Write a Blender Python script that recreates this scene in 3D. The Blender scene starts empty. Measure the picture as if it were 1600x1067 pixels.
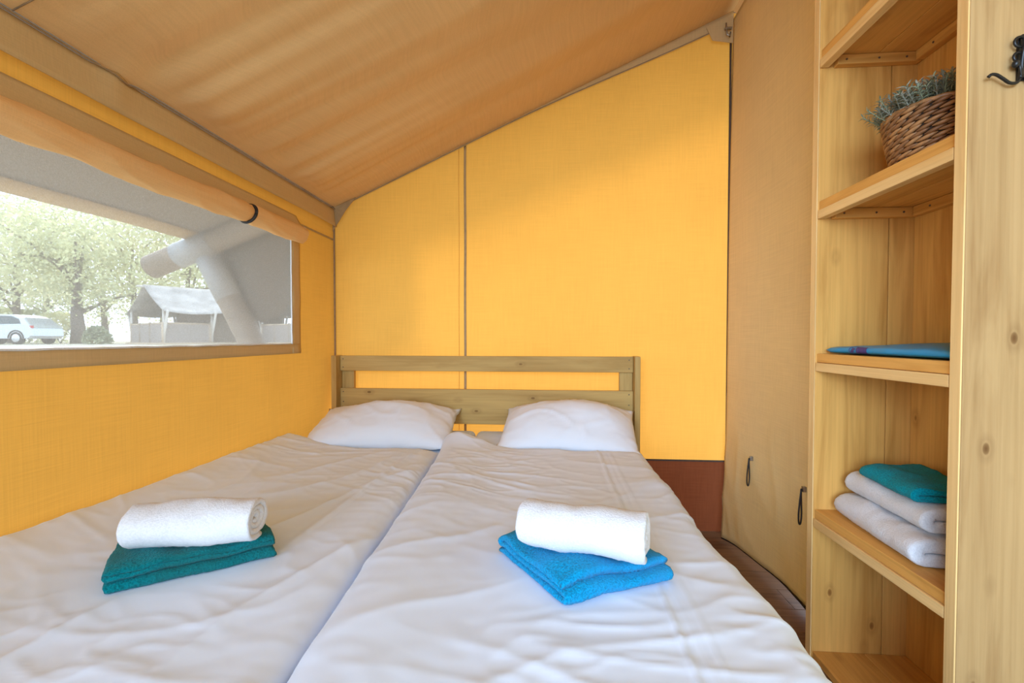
import bpy, bmesh, math, random
from mathutils import Vector, Matrix, noise as mn
random.seed(7)
PI = math.pi
sc = bpy.context.scene
col = sc.collection

# ------------------------------------------------------------------ camera, world, sun, exposure
cam_d = bpy.data.cameras.new('camera'); cam = bpy.data.objects.new('camera', cam_d); col.objects.link(cam)
cam_d.sensor_width = 36; cam_d.lens = 16.0; cam_d.clip_start = 0.02; cam_d.clip_end = 400
cam_d.shift_y = 10.6/1600
cam.location = (0, 0, 1.04)
cam.rotation_euler = (math.radians(90-1.3), 0, math.radians(4.4))
sc.camera = cam

w = bpy.data.worlds.new('sky'); sc.world = w; w.use_nodes = True
bg = w.node_tree.nodes['Background']
bg.inputs[0].default_value = (0.64, 0.81, 1.0, 1); bg.inputs[1].default_value = 1.5

sd = bpy.data.lights.new('sun', 'SUN'); sun = bpy.data.objects.new('sun', sd); col.objects.link(sun)
sd.energy = 2.35; sd.angle = math.radians(9); sd.color = (0.96, 0.97, 0.98)
sun.rotation_euler = Vector((-0.58, 0.56, 0.60)).to_track_quat('Z', 'Y').to_euler()

# added fill lamp behind the photographer, standing in for daylight through the open front
ad = bpy.data.lights.new('front_fill_lamp', 'AREA'); al = bpy.data.objects.new('front_fill_lamp', ad); col.objects.link(al)
ad.shape = 'RECTANGLE'; ad.size = 4.0; ad.size_y = 2.4; ad.energy = 315; ad.color = (0.50, 0.71, 1.0)
al.location = (-2.0, -5.5, 2.1); al.rotation_euler = (math.radians(80), 0, math.radians(-18))

sc.view_settings.view_transform = 'Standard'; sc.view_settings.look = 'None'
sc.view_settings.gamma = 1; sc.view_settings.use_curve_mapping = False
sc.view_settings.exposure = 0.93

# ------------------------------------------------------------------ helpers
WM = {}                                     # world matrix of everything linked, to keep parenting exact
def tag(o, label=None, cat=None, group=None, kind=None):
    if label: o['label'] = label
    if cat: o['category'] = cat
    if group: o['group'] = group
    if kind: o['kind'] = kind
    return o
def put(o, parent=None, mw=None):
    col.objects.link(o)
    mw = mw or Matrix.Identity(4)
    WM[o] = mw
    if parent is not None:
        o.parent = parent; mw = WM[parent].inverted() @ mw
    o.matrix_basis = mw
    return o
def empty(name, loc=(0, 0, 0), parent=None):
    o = bpy.data.objects.new(name, None); o.empty_display_size = .05
    return put(o, parent, Matrix.Translation(loc))
def thing(name, label, cat, loc=(0, 0, 0), group=None):
    return tag(empty(name, loc), label, cat, group)
def mesh(name, vf, mat, parent=None, smooth=False, centre=True):
    """verts are given in world space; the origin goes to the middle of the base"""
    v, f = vf
    v = [Vector(p) for p in v]
    if centre:
        lo = [min(p[i] for p in v) for i in range(3)]; hi = [max(p[i] for p in v) for i in range(3)]
        c = Vector(((lo[0]+hi[0])/2, (lo[1]+hi[1])/2, lo[2]))
    else: c = Vector((0, 0, 0))
    me = bpy.data.meshes.new(name); me.from_pydata([p-c for p in v], [], f); me.update()
    if smooth: me.polygons.foreach_set('use_smooth', [True]*len(me.polygons))
    me.materials.append(mat)
    return put(bpy.data.objects.new(name, me), parent, Matrix.Translation(c))
def dup(o, parent, mw):
    return put(bpy.data.objects.new(o.name.split('.')[0], o.data), parent, mw)
def recalc(o):
    bm = bmesh.new(); bm.from_mesh(o.data); bmesh.ops.recalc_face_normals(bm, faces=bm.faces); bm.to_mesh(o.data); bm.free()
    return o
def join(*parts):
    V, F = [], []
    for v, f in parts:
        n = len(V); V += list(v); F += [tuple(i+n for i in q) for q in f]
    return V, F
def bx(lo, hi, b=0.0):
    """box with chamfered edges"""
    bm = bmesh.new(); bmesh.ops.create_cube(bm, size=1)
    for q in bm.verts:
        q.co = Vector([lo[i]+(q.co[i]+.5)*(hi[i]-lo[i]) for i in range(3)])
    if b: bmesh.ops.bevel(bm, geom=list(bm.edges), offset=b, segments=2, affect='EDGES', profile=.6)
    bm.verts.index_update()
    r = ([q.co.copy() for q in bm.verts], [tuple(x.index for x in f.verts) for f in bm.faces]); bm.free()
    return r
def xf(vf, m): return [m @ Vector(p) for p in vf[0]], vf[1]
def rotz(vf, a, piv):
    return xf(vf, Matrix.Translation(piv) @ Matrix.Rotation(a, 4, 'Z') @ Matrix.Translation(-Vector(piv)))
def grid(fn, nu, nv, wrap=False):
    V = [fn(i/nu, j/nv) for j in range(nv+1) for i in range(nu+(0 if wrap else 1))]
    W = nu if wrap else nu+1
    F = [(j*W+i, j*W+(i+1) % W, (j+1)*W+(i+1) % W, (j+1)*W+i) for j in range(nv) for i in range(nu)]
    return V, F
def tube(path, r, n=10, caps=True, sq=1.0):
    P = [Vector(p) for p in path]; V, F = [], []
    up = Vector((0, 0, 1))
    if abs((P[-1]-P[0]).normalized().z) > .9: up = Vector((1, 0, 0))
    last = None
    for k, p in enumerate(P):
        t = (P[min(k+1, len(P)-1)]-P[max(k-1, 0)]).normalized()
        s = (t.cross(up) if last is None else last-t*last.dot(t)).normalized(); last = s
        q = s.cross(t)
        rr = r[k] if isinstance(r, (list, tuple)) else r
        for i in range(n):
            a = 2*PI*i/n; V.append(p+s*math.cos(a)*rr+q*math.sin(a)*rr*sq)
    for k in range(len(P)-1):
        for i in range(n):
            F.append((k*n+i, k*n+(i+1) % n, (k+1)*n+(i+1) % n, (k+1)*n+i))
    if caps:
        F.append(tuple(range(n))[::-1]); F.append(tuple(range((len(P)-1)*n, len(P)*n)))
    return V, F
def nz(x, y, z=0.0): return mn.noise(Vector((x, y, z)))
def ridge(x, y, z=0.0, p=3): return max(0.0, 1-abs(nz(x, y, z))*2.2)**p
def sstep(a, b, x):
    t = min(1, max(0, (x-a)/(b-a))); return t*t*(3-2*t)
def lerp(a, b, t): return a+(b-a)*t
def sheet(vf, th):
    """give a cloth grid a back face so that it has thickness"""
    me = bpy.data.meshes.new('t'); me.from_pydata([Vector(p) for p in vf[0]], [], vf[1]); bm = bmesh.new(); bm.from_mesh(me)
    bmesh.ops.recalc_face_normals(bm, faces=bm.faces)
    bmesh.ops.solidify(bm, geom=list(bm.faces), thickness=th)
    bm.verts.index_update()
    r = ([q.co.copy() for q in bm.verts], [tuple(x.index for x in f.verts) for f in bm.faces]); bm.free(); bpy.data.meshes.remove(me)
    return r

# ------------------------------------------------------------------ materials
def new_mat(name):
    m = bpy.data.materials.new(name); m.use_nodes = True; nt = m.node_tree
    for n in list(nt.nodes): nt.nodes.remove(n)
    return m, nt, nt.nodes, nt.links
def N(nt, t, **kw):
    n = nt.nodes.new(t)
    for k, v in kw.items(): setattr(n, k, v)
    return n
def coords(nt, scale, rnd=0.0):
    tc = N(nt, 'ShaderNodeTexCoord'); mp = N(nt, 'ShaderNodeMapping'); mp.inputs['Scale'].default_value = scale
    if rnd:
        oi = N(nt, 'ShaderNodeObjectInfo'); mu = N(nt, 'ShaderNodeVectorMath', operation='SCALE')
        mu.inputs[0].default_value = (31, 17, 43); nt.links.new(oi.outputs['Random'], mu.inputs['Scale'])
        ad_ = N(nt, 'ShaderNodeVectorMath', operation='ADD'); nt.links.new(tc.outputs['Object'], ad_.inputs[0]); nt.links.new(mu.outputs[0], ad_.inputs[1])
        nt.links.new(ad_.outputs[0], mp.inputs['Vector'])
    else: nt.links.new(tc.outputs['Object'], mp.inputs['Vector'])
    return mp.outputs[0]
def ramp(nt, src, stops):
    r = N(nt, 'ShaderNodeValToRGB'); el = r.color_ramp.elements
    while len(el) < len(stops): el.new(.5)
    for e, (p, c) in zip(el, stops): e.position = p; e.color = (*c, 1) if len(c) == 3 else c
    nt.links.new(src, r.inputs[0]); return r.outputs[0]
def noise_tex(nt, vec, scale, detail=3, rough=.55, dist=0.0):
    n = N(nt, 'ShaderNodeTexNoise'); n.inputs['Scale'].default_value = scale; n.inputs['Detail'].default_value = detail
    n.inputs['Roughness'].default_value = rough; n.inputs['Distortion'].default_value = dist
    nt.links.new(vec, n.inputs['Vector']); return n.outputs['Fac']
def mixc(nt, fac, a, b, mode='MIX'):
    m = N(nt, 'ShaderNodeMix', data_type='RGBA', blend_type=mode)
    for s, v in ((m.inputs[0], fac), (m.inputs[6], a), (m.inputs[7], b)):
        if hasattr(v, 'links'): nt.links.new(v, s)
        elif isinstance(v, (int, float)): s.default_value = v
        else: s.default_value = (*v, 1)
    return m.outputs[2]
def bump(nt, h, strength, dist=.01):
    b = N(nt, 'ShaderNodeBump'); b.inputs['Strength'].default_value = strength; b.inputs['Distance'].default_value = dist
    nt.links.new(h, b.inputs['Height']); return b.outputs[0]
def out(nt, sh):
    o = N(nt, 'ShaderNodeOutputMaterial'); nt.links.new(sh, o.inputs['Surface'])
def pbsdf(nt, colr, rough=.6, metal=0.0, nrm=None, spec=.5, sheen=0.0):
    p = N(nt, 'ShaderNodeBsdfPrincipled')
    if hasattr(colr, 'links'): nt.links.new(colr, p.inputs['Base Color'])
    else: p.inputs['Base Color'].default_value = (*colr, 1)
    p.inputs['Roughness'].default_value = rough; p.inputs['Metallic'].default_value = metal
    p.inputs['Specular IOR Level'].default_value = spec; p.inputs['Sheen Weight'].default_value = sheen
    if nrm is not None: nt.links.new(nrm, p.inputs['Normal'])
    return p
def plain(name, c, rough=.6, metal=0.0, spec=.5, var=.12, sc_=30):
    m, nt, nodes, L = new_mat(name)
    f = noise_tex(nt, coords(nt, (1, 1, 1)), sc_, 3)
    cc = ramp(nt, f, [(.3, tuple(x*(1-var) for x in c)), (.7, tuple(min(1, x*(1+var)) for x in c))])
    out(nt, pbsdf(nt, cc, rough, metal, None, spec).outputs[0]); return m
def wood(name, light, dark, axis, knots=True, ring=1.0, rough=.62):
    m, nt, nodes, L = new_mat(name)
    def sc3(al, ac): return tuple(al if i == axis else ac for i in range(3))
    v1 = coords(nt, sc3(1.1, 11), 1); g1 = noise_tex(nt, v1, 1.5, 4, .55, .9)
    v2 = coords(nt, sc3(1.2, 70), 1); g2 = noise_tex(nt, v2, 1.6, 2, .6, .2)
    v3 = coords(nt, sc3(.9, 2.0), 1); g3 = noise_tex(nt, v3, 1.6, 2, .5, 0)
    c = ramp(nt, g1, [(.30, dark), (.52, light), (.75, tuple(min(1, x*1.08) for x in light))])
    c2 = ramp(nt, g2, [(.3, (.80*ring, .76*ring, .70*ring)), (.6, (1, 1, 1))])
    c = mixc(nt, .55, c, c2, 'MULTIPLY')
    c = mixc(nt, .5, c, ramp(nt, g3, [(.3, (.82, .78, .70)), (.7, (1.0, 1.0, 1.0))]), 'MULTIPLY')
    if knots:
        vk = coords(nt, sc3(5.2, 9.5), 1)
        vo = N(nt, 'ShaderNodeTexVoronoi'); vo.inputs['Scale'].default_value = 1; vo.inputs['Randomness'].default_value = 1; L.new(vk, vo.inputs['Vector'])
        k = ramp(nt, vo.outputs['Distance'], [(.02, (.95, .95, .95)), (.055, (.7, .7, .7)), (.075, (.1, .1, .1)), (.11, (.22, .22, .22)), (.20, (0, 0, 0))])
        c = mixc(nt, k, c, (dark[0]*.42, dark[1]*.32, dark[2]*.22))
    out(nt, pbsdf(nt, c, rough, 0, bump(nt, g2, .25, .002), .3).outputs[0]); return m
def canvas(name, dif, trn, fac, weave=.10, slub=.06, rough_bump=.15):
    """woven cloth: reflects and lets some light through"""
    m, nt, nodes, L = new_mat(name)
    a = noise_tex(nt, coords(nt, (6, 6, 330)), 1, 2); b = noise_tex(nt, coords(nt, (330, 330, 6)), 1, 2)
    mx = N(nt, 'ShaderNodeMath', operation='ADD'); L.new(a, mx.inputs[0]); L.new(b, mx.inputs[1])
    wv = ramp(nt, mx.outputs[0], [(.72, (1-weave*2,)*3), (1.0, (1,)*3)])
    hf = N(nt, 'ShaderNodeMath', operation='MULTIPLY'); L.new(mx.outputs[0], hf.inputs[0]); hf.inputs[1].default_value = .5
    wv = ramp(nt, hf.outputs[0], [(.36, (1-weave*1.8,)*3), (.62, (1+weave*.2,)*3)])
    big = noise_tex(nt, coords(nt, (1, 1, 1)), 2.3, 3)
    bl = ramp(nt, big, [(.3, (1-slub,)*3), (.7, (1,)*3)])
    t = mixc(nt, 1, wv, bl, 'MULTIPLY')
    d = N(nt, 'ShaderNodeBsdfDiffuse'); tr = N(nt, 'ShaderNodeBsdfTranslucent')
    L.new(mixc(nt, 1, dif, t, 'MULTIPLY'), d.inputs[0]); L.new(mixc(nt, 1, trn, t, 'MULTIPLY'), tr.inputs[0])
    if rough_bump:
        bp = bump(nt, mx.outputs[0], rough_bump, .0015); L.new(bp, d.inputs['Normal'])
    ms = N(nt, 'ShaderNodeMixShader'); ms.inputs[0].default_value = fac
    L.new(d.outputs[0], ms.inputs[1]); L.new(tr.outputs[0], ms.inputs[2]); out(nt, ms.outputs[0]); return m
def terry(name, c, c2=None, sc_=260, amt=.9, con=.55):
    m, nt, nodes, L = new_mat(name)
    f = noise_tex(nt, coords(nt, (1, 1, 1)), sc_, 2, .6); g = noise_tex(nt, coords(nt, (1, 1, 1)), 9, 3)
    c2 = c2 or tuple(x*.82 for x in c)
    cc = ramp(nt, f, [(.34, tuple(x*con for x in c)), (.60, c)])
    cc = mixc(nt, ramp(nt, g, [(.4, (0, 0, 0)), (.7, (.8, .8, .8))]), cc, c2)
    out(nt, pbsdf(nt, cc, .95, 0, bump(nt, f, amt, .004), .08, .08).outputs[0]); return m

M = {}
PL, PD = (.80, .42, .105), (.62, .29, .06)
for ax, n in enumerate('xyz'):
    M['pine_'+n] = wood('pine_'+n, PL, PD, ax)
    M['pale_'+n] = wood('pale_pine_'+n, (.90, .61, .26), (.80, .49, .18), ax, knots=False)
    M['head_'+n] = wood('headboard_pine_'+n, (.54, .345, .11), (.43, .25, .065), ax)
M['floor'] = wood('floor_laminate', (.23, .125, .065), (.12, .06, .03), 0, knots=False, ring=.8, rough=.45)
M['log'] = wood('peeled_log', (.22, .165, .12), (.16, .12, .085), 0, knots=False)
M['wall'] = canvas('yellow_canvas', (.74, .43, .10), (.99, .425, .06), .33, weave=.05)
M['base'] = canvas('brick_brown_canvas', (.20, .062, .027), (.25, .06, .02), .15)
M['roof'] = canvas('tan_roof_canvas', (.88, .57, .27), (1.0, .66, .31), .20, weave=.04)
M['tan'] = canvas('tan_canvas', (.68, .47, .23), (.7, .42, .16), .10, weave=.05)
M['part'] = canvas('partition_canvas', (.90, .71, .40), (.85, .68, .36), .38, weave=.05)
M['fly'] = canvas('fly_canvas', (.13, .10, .075), (.55, .40, .27), .06, weave=.02)
M['piping'] = plain('seam_piping', (.30, .20, .105), .8)
M['dark'] = plain('dark_seam', (.07, .045, .03), .8)
M['tape'] = plain('seam_tape', (.40, .27, .13), .8)
M['sheet'] = plain('white_cotton', (.755, .84, .975), .9, spec=.12, var=.012, sc_=3)
M['pcase'] = plain('pillow_cotton', (.77, .79, .83), .9, spec=.12, var=.012, sc_=3)
M['matt'] = plain('mattress_sheet', (.74, .83, .96), .9, spec=.1, var=.02)
M['wtowel'] = terry('white_terry', (.76, .76, .78), (.74, .74, .76), amt=.45, con=.88)
M['btowel'] = terry('bright_blue_terry', (.0, .33, .62), (.02, .27, .56))
M['ttowel'] = terry('teal_terry', (.0, .20, .225), (.012, .12, .115))
M['stowel'] = terry('shelf_teal_terry', (.0, .33, .40), (.0, .27, .35))
M['black'] = plain('black_elastic', (.012, .011, .011), .55)
M['iron'] = plain('black_iron', (.012, .012, .013), .35, metal=.3, spec=.6)
M['steel'] = plain('grey_steel', (.35, .34, .32), .35, metal=.9)
M['screw'] = plain('screw_steel', (.13, .09, .06), .5, metal=.4)
M['bag'] = plain('blue_vinyl', (.0, .26, .50), .38, spec=.5, var=.05)
M['purple'] = plain('purple_print', (.045, .03, .16), .5)
M['strandA'] = plain('water_hyacinth_strand', (.20, .088, .032), .45, var=.45, sc_=60)
M['strandB'] = plain('water_hyacinth_strand_light', (.34, .165, .062), .4, var=.4, sc_=60)
M['basket_in'] = plain('basket_core', (.05, .024, .012), .8)
M['leafA'] = plain('sage_leaf', (.24, .27, .16), .7, var=.2)
M['leafB'] = plain('grey_sage_leaf', (.32, .32, .24), .7, var=.2)
M['soil'] = plain('moss', (.06, .07, .04), .9)
# fine insect mesh: mostly open, the threads themselves catch the daylight
m, nt, nodes, L = new_mat('insect_mesh')
tr = N(nt, 'ShaderNodeBsdfTransparent'); df = N(nt, 'ShaderNodeBsdfDiffuse'); tl = N(nt, 'ShaderNodeBsdfTranslucent')
df.inputs[0].default_value = tl.inputs[0].default_value = (.90, .85, .78, 1)
m1 = N(nt, 'ShaderNodeMixShader'); m1.inputs[0].default_value = .6; L.new(df.outputs[0], m1.inputs[1]); L.new(tl.outputs[0], m1.inputs[2])
wn = noise_tex(nt, coords(nt, (260, 260, 260)), 1, 2); fac = ramp(nt, wn, [(.3, (.28,)*3), (.7, (.35,)*3)])
m2 = N(nt, 'ShaderNodeMixShader'); L.new(fac, m2.inputs[0]); L.new(tr.outputs[0], m2.inputs[1]); L.new(m1.outputs[0], m2.inputs[2])
out(nt, m2.outputs[0]); M['mesh'] = m

# ------------------------------------------------------------------ the tent
XL, YB, XR, EV = -1.205, 2.5, 0.965, 1.765
RZ = 2.746                                  # ridge
YF = -1.0                                   # open front, behind the photographer
def roofz(x): return EV+(x-XL)*(RZ-EV)/(XR-XL) if x <= XR else RZ-(x-XR)*.45

# floor with its boards
fl = empty('floor', (0, .8, 0)); tag(fl, kind='structure')
y = -1.0; k = 0
while y < 2.55:
    off = (k*.47) % 1.2
    xs = [-1.25]+[x for x in (-1.25+off, -.05+off, 1.15+off) if -1.2 < x < 1.3]+[1.32]
    for a, b in zip(xs, xs[1:]):
        mesh('plank', bx((a, y, -.02), (b-.0015, y+.138, 0), .001), M['floor'], fl)
    y += .14; k += 1
mesh('subfloor', bx((-1.3, YF-.05, -.12), (1.36, 2.6, -.021)), M['dark'], fl)

# back wall: yellow canvas, brick coloured base, seam tape, corner piping
wb = empty('wall_back', (0, YB, 0)); tag(wb, kind='structure')
def wbf(u, v):
    x = lerp(XL, XR+.35, u); zt = roofz(x); z = lerp(.38, zt, v)
    return (x, YB+.010*nz(x*1.6, z*1.2, 3)+.012*math.sin(PI*u)*math.sin(PI*v), z)
mesh('canvas_panel', grid(wbf, 60, 60), M['wall'], wb, True)
mesh('base_flap', grid(lambda u, v: (lerp(XL, XR+.35, u), YB+.004*nz(u*9, v*3, 1), lerp(0, .385, v)), 40, 8), M['base'], wb, True)
mesh('base_binding', bx((XL, YB-.006, .377), (XR, YB-.001, .386), .001), M['dark'], wb)
def seam_x(z): return -.452+.004*nz(z*2, 5)
mesh('seam_tape', sheet(grid(lambda u, v: (seam_x(lerp(.38, 2.1, v))+(u-.5)*.013, wbf((seam_x(0)-XL)/(XR+.35-XL), v)[1]-.004, lerp(.38, 2.1, v)), 2, 40), .001), M['tape'], wb, True)
mesh('seam_fold', sheet(grid(lambda u, v: (seam_x(lerp(.38, 2.1, v))-.035+(u-.5)*.002, wbf((seam_x(0)-XL)/(XR+.35-XL), v)[1]-.003, lerp(.38, 2.09, v)), 1, 40), .0006), M['wall'], wb, True)
mesh('corner_piping', tube([(XL+.010, YB-.010, z/10) for z in range(0, 18)], .0055, 8), M['piping'], wb, True)
mesh('corner_piping', tube([(XR-.012, YB-.010, z/10) for z in range(0, 27)], .006, 8), M['dark'], wb, True)
# dark band where wall and roof are sewn together
def rb(u, v):
    x = lerp(XL+.01, XR, u); hang = .012+.05*sstep(.45, 1, u)
    return (x, YB-.012, roofz(x)-.004-v*hang)
mesh('roof_seam_band', sheet(grid(rb, 40, 3), .0015), M['tan'], wb, True)
mesh('roof_seam_piping', tube([(lerp(XL+.01, XR, t/20), YB-.016, roofz(lerp(XL+.01, XR, t/20))-.012-.05*sstep(.45, 1, t/20)) for t in range(21)], .0022, 6), M['piping'], wb, True)
# corner gussets
mesh('corner_gusset', sheet(([(XL+.006, YB-.02, 1.765), (-1.065, YB-.016, roofz(-1.065)-.004), (-1.12, YB-.03, 1.745), (XL+.006, YB-.018, 1.635)], [(0, 1, 2), (0, 2, 3)]), .002), M['tape'], wb)
mesh('ridge_gusset', sheet(([(XR-.005, YB-.02, 2.72), (XR-.14, YB-.02, 2.655), (XR-.11, YB-.024, 2.585), (XR-.005, YB-.02, 2.57)], [(0, 1, 2, 3)]), .002), M['tan'], wb)
bk = mesh('buckle', join(tube([(XR-.045, YB-.035, 2.665), (XR-.047, YB-.045, 2.64), (XR-.045, YB-.045, 2.60), (XR-.03, YB-.045, 2.59), (XR-.025, YB-.04, 2.615)], .004, 8),
     bx((XR-.055, YB-.05, 2.628), (XR-.02, YB-.036, 2.637), .002)), M['steel'], wb, True)

# left wall with a window hole
WY0, WY1, WZ0, WZ1 = .22, 2.075, 1.0, 1.60
wl = empty('wall_left', (XL, .8, 0)); tag(wl, kind='structure')
def wlx(y, z): return XL+.008*nz(y*1.5, z*1.5, 8)*sstep(0, .2, 2.5-y)
def patch(y0, y1, z0, z1, nu, nv):
    return grid(lambda u, v: (wlx(lerp(y0, y1, u), lerp(z0, z1, v)), lerp(y0, y1, u), lerp(z0, z1, v)), nu, nv)
mesh('canvas_panel', join(patch(YF, YB, .0, WZ0, 50, 14), patch(YF, YB, WZ1, EV, 50, 4), patch(YF, WY0, WZ0, WZ1, 14, 10), patch(WY1, YB, WZ0, WZ1, 10, 10)), M['wall'], wl, True)
mesh('seam_tape', bx((XL+.002, 2.08, 1.588), (XL+.006, YB-.01, 1.598), .001), M['tape'], wl)
# valance sewn to the roof seam
def valf(u, v):
    y = lerp(YF, YB-.01, u)
    puck = .012*math.exp(-((y-1.18)/.035)**2)
    return (XL+.014+.008*v+.004*nz(y*9, v*1.5, 2)*v+puck*(1-v), y, EV-.006-v*(.096+.004*nz(y*2, 4))+puck*.8*(1-v))
mesh('valance', sheet(grid(valf, 160, 6), .002), M['tan'], wl, True)
mesh('eave_piping', tube([(XL+.022+.012*math.exp(-((yy-1.18)/.03)**2), yy, EV-.004-.010*math.exp(-((yy-1.2)/.03)**2)) for yy in [YF+i*(YB-YF-.01)/140 for i in range(141)]], 0.0026, 8), M['piping'], wl, True)

# window 1: mesh, binding
wi = empty('window_1', (XL, 1.15, WZ0)); tag(wi, kind='structure')
def mf(u, v):
    y = lerp(WY0, WY1, u); z = lerp(WZ0, WZ1, v)
    return (XL-.004+.008*nz(y*1.3, z*2, 4)*math.sin(PI*u)+.006*ridge(y*2.2-z*2.4, z*.9+y*.5, 7, 4)*sstep(1.7, 2.0, y), y, z)
mesh('mesh_screen', grid(mf, 80, 26), M['mesh'], wi, True)
mesh('mesh_hem', join(tube([(XL+.008, yy, 1.013+.002*nz(yy*14, 2)) for yy in [WY0+.0+i*.031 for i in range(60)]], .003, 6),
                      tube([(XL+.008, 2.057+.003*nz(zz*18, 1), zz) for zz in [1.01+i*.03 for i in range(18)]], .003, 6)), M['wtowel'], wi, True)
mesh('bottom_binding', sheet(grid(lambda u, v: (XL+.006+.003*nz(u*18, v*2, 1), lerp(WY0-.06, 2.135, u), lerp(.966+.002*nz(u*8, 1), 1.012, v)), 60, 3), .002), M['tan'], wi, True)
mesh('side_binding', sheet(grid(lambda u, v: (XL+.007+.003*nz(v*6, u, 6), lerp(2.062, 2.133, u), lerp(.968, 1.60, v)), 4, 20), .002), M['tan'], wi, True)
mesh('side_binding', sheet(grid(lambda u, v: (XL+.007+.003*nz(v*6, u, 6), lerp(WY0-.06, WY0+.01, u), lerp(.968, 1.60, v)), 4, 20), .002), M['tan'], wi, True)

# rolled-up window cover and the flap above it
rb_t = thing('window_blind', 'rolled-up tan canvas cover along the top of the mesh window', 'blind', (XL+.03, 1.15, 1.5))
def rollf(u, v):
    y = lerp(WY0-.03, 2.075, v); a = u*2*PI
    r = .033+.007*nz(y*3, math.cos(a)*.8, math.sin(a)*.8)+.004*ridge(y*5+a*.35, a*.6, 2, 2)-.007*math.exp(-((y-1.69)/.022)**2)-.004*math.exp(-((y-1.05)/.05)**2)
    cz = 1.514+.012*sstep(1.2, 2.1, y)+.008*nz(y*1.6, 9)
    return (XL+.05+r*.95*math.cos(a), y, cz+r*1.12*math.sin(a))
rv = grid(rollf, 36, 170, True)
rl = mesh('roll', rv, M['roof'], rb_t, True)
def spiral_end(y):
    pts = []
    for i in range(60):
        t = i/59; a = t*2*PI*3.2; r = .007+.026*t
        pts.append((XL+.05+r*math.cos(a), y, 1.529+r*1.0*math.sin(a)))
    return pts
mesh('roll_core', tube(spiral_end(2.073), .0035, 5), M['wtowel'], rb_t, True)
mesh('roll_cap', ([(XL+.05+.032*math.cos(a*PI/12), 2.070, 1.529+.036*math.sin(a*PI/12)) for a in range(24)], [tuple(range(24))]), M['tan'], rb_t)
st = [(XL+.05+.034*math.cos(a), 1.69+.012*math.sin(a), 1.522+.037*math.sin(a)) for a in [i*2*PI/28 for i in range(29)]]
tag(mesh('strap', tube(st, .006, 8, sq=.5), M['black'], rb_t, True), 'black elastic strap')
def flapf(u, v):
    y = lerp(WY0-.08, 2.135-.04*(1-v), u)
    return (XL+.010+.022*v**1.3+.003*nz(y*5, v, 3), y, 1.622-.064*v-.005*nz(y*2.5, 1)*v)
mesh('rain_flap', sheet(grid(flapf, 90, 6), .003), M['tan'], rb_t, True)
mesh('flap_hem', tube([Vector(flapf(i/60, 1.0))+Vector((.001, 0, -.002)) for i in range(61)], .0035, 6), M['piping'], rb_t, True)

# roof canvas, creased from the eave upwards
ce = empty('ceiling', (0, .8, EV)); tag(ce, kind='structure')
def crf(u, v):
    y = lerp(YF, YB, u); x = lerp(XL+.015, XR, v)
    yy = y+.25*v*(y-1.0)*.5
    s = (1-v)**1.4
    wr = .045*nz(yy*4.5, .3+v*.8, 1)+.030*nz(yy*11, v*1.0, 5)*s+.006*nz(yy*30, v, 9)*s**2
    edge = sstep(0, .05, v)*sstep(0, .10, 1-u)
    sag = -.035*math.sin(PI*v)*math.sin(PI*min(1, (YB-y)/2.4))
    puck = -.012*math.exp(-((y-1.2)/.04)**2)*(1-v)**8
    return (x, y, roofz(x)+(wr*(.35+.65*s)+sag)*edge+puck)
mesh('roof_canvas', grid(crf, 240, 70), M['roof'], ce, True)
mesh('roof_canvas', grid(lambda u, v: (lerp(XR, 1.36, v), lerp(YF, YB, u), roofz(lerp(XR, 1.36, v))), 20, 4), M['roof'], ce, True)
mesh('roof_seam', tube([Vector(crf((.943+.03*i/20-YF)/(YB-YF), .0+.5*i/20))+Vector((.0, 0, -.002)) for i in range(21)], .0016, 6), M['piping'], ce, True)

# right hand partition (inner canvas), its hem cord and toggle loops
pr = empty('wall_right', (XR, 2.0, 0)); tag(pr, kind='structure')
def prf(u, v):
    y = lerp(2.488, 1.562, u); z0 = .018+.02*math.sin(PI*u); z = lerp(z0, min(2.70, roofz(XR)), v)
    far = (1-u)**3; low = (1-min(1, z/.75))
    bul = .075*far*low**1.2 - .012*math.sin(PI*u)*sstep(.2, 1.2, z)+.014*nz(y*2.6, z*1.1, 2)
    pin = .012*ridge(y*5-z*2.2, z*2+y, 4, 3)*low*sstep(0, .12, z)
    y -= .10*far*low
    return (XR-.004-bul-pin+.018*u*low, y, z+.012*nz(y*4, 2)*(1-v)**10)
mesh('canvas_panel', sheet(grid(prf, 60, 110), .003), M['part'], pr, True)
mesh('hem_cord', tube([Vector(prf(i/40, 0))+Vector((.001, 0, -.004)) for i in range(41)], [.004+.007*sstep(.4, 1, i/40) for i in range(41)], 7), M['black'], pr, True)
mesh('edge_binding', tube([Vector(prf(0, i/40)) for i in range(41)], .004, 6), M['tape'], pr, True)
for (u, z, ln) in ((.325, .478, .128), (.795, .480, .132)):
    v = (z-.03)/2.67
    p = Vector(prf(u, v))+Vector((-.010, 0, 0))
    lp = []
    for i in range(29):
        t = i/28*2*PI
        lp.append(p+Vector((-.010+.011*math.sin(t)*(.3+.7*(1-math.cos(t))/2)-.004*math.sin(t/2), .006*math.sin(t), -ln*(1-math.cos(t))/2)))
    o = mesh('toggle_loop', tube(lp, .0030, 6, False), M['black'], pr, True)
    mesh('loop_clip', bx(p+Vector((-.007, -.007, -.010)), p+Vector((.006, .007, .010)), .002), M['steel'], o)
# the wall behind the shelving, outside the frame
wr2 = mesh('wall_side', grid(lambda u, v: (1.34, lerp(YF, 1.57, u), lerp(0, 2.56, v)), 10, 6), M['part']); tag(wr2, kind='structure')

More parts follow.
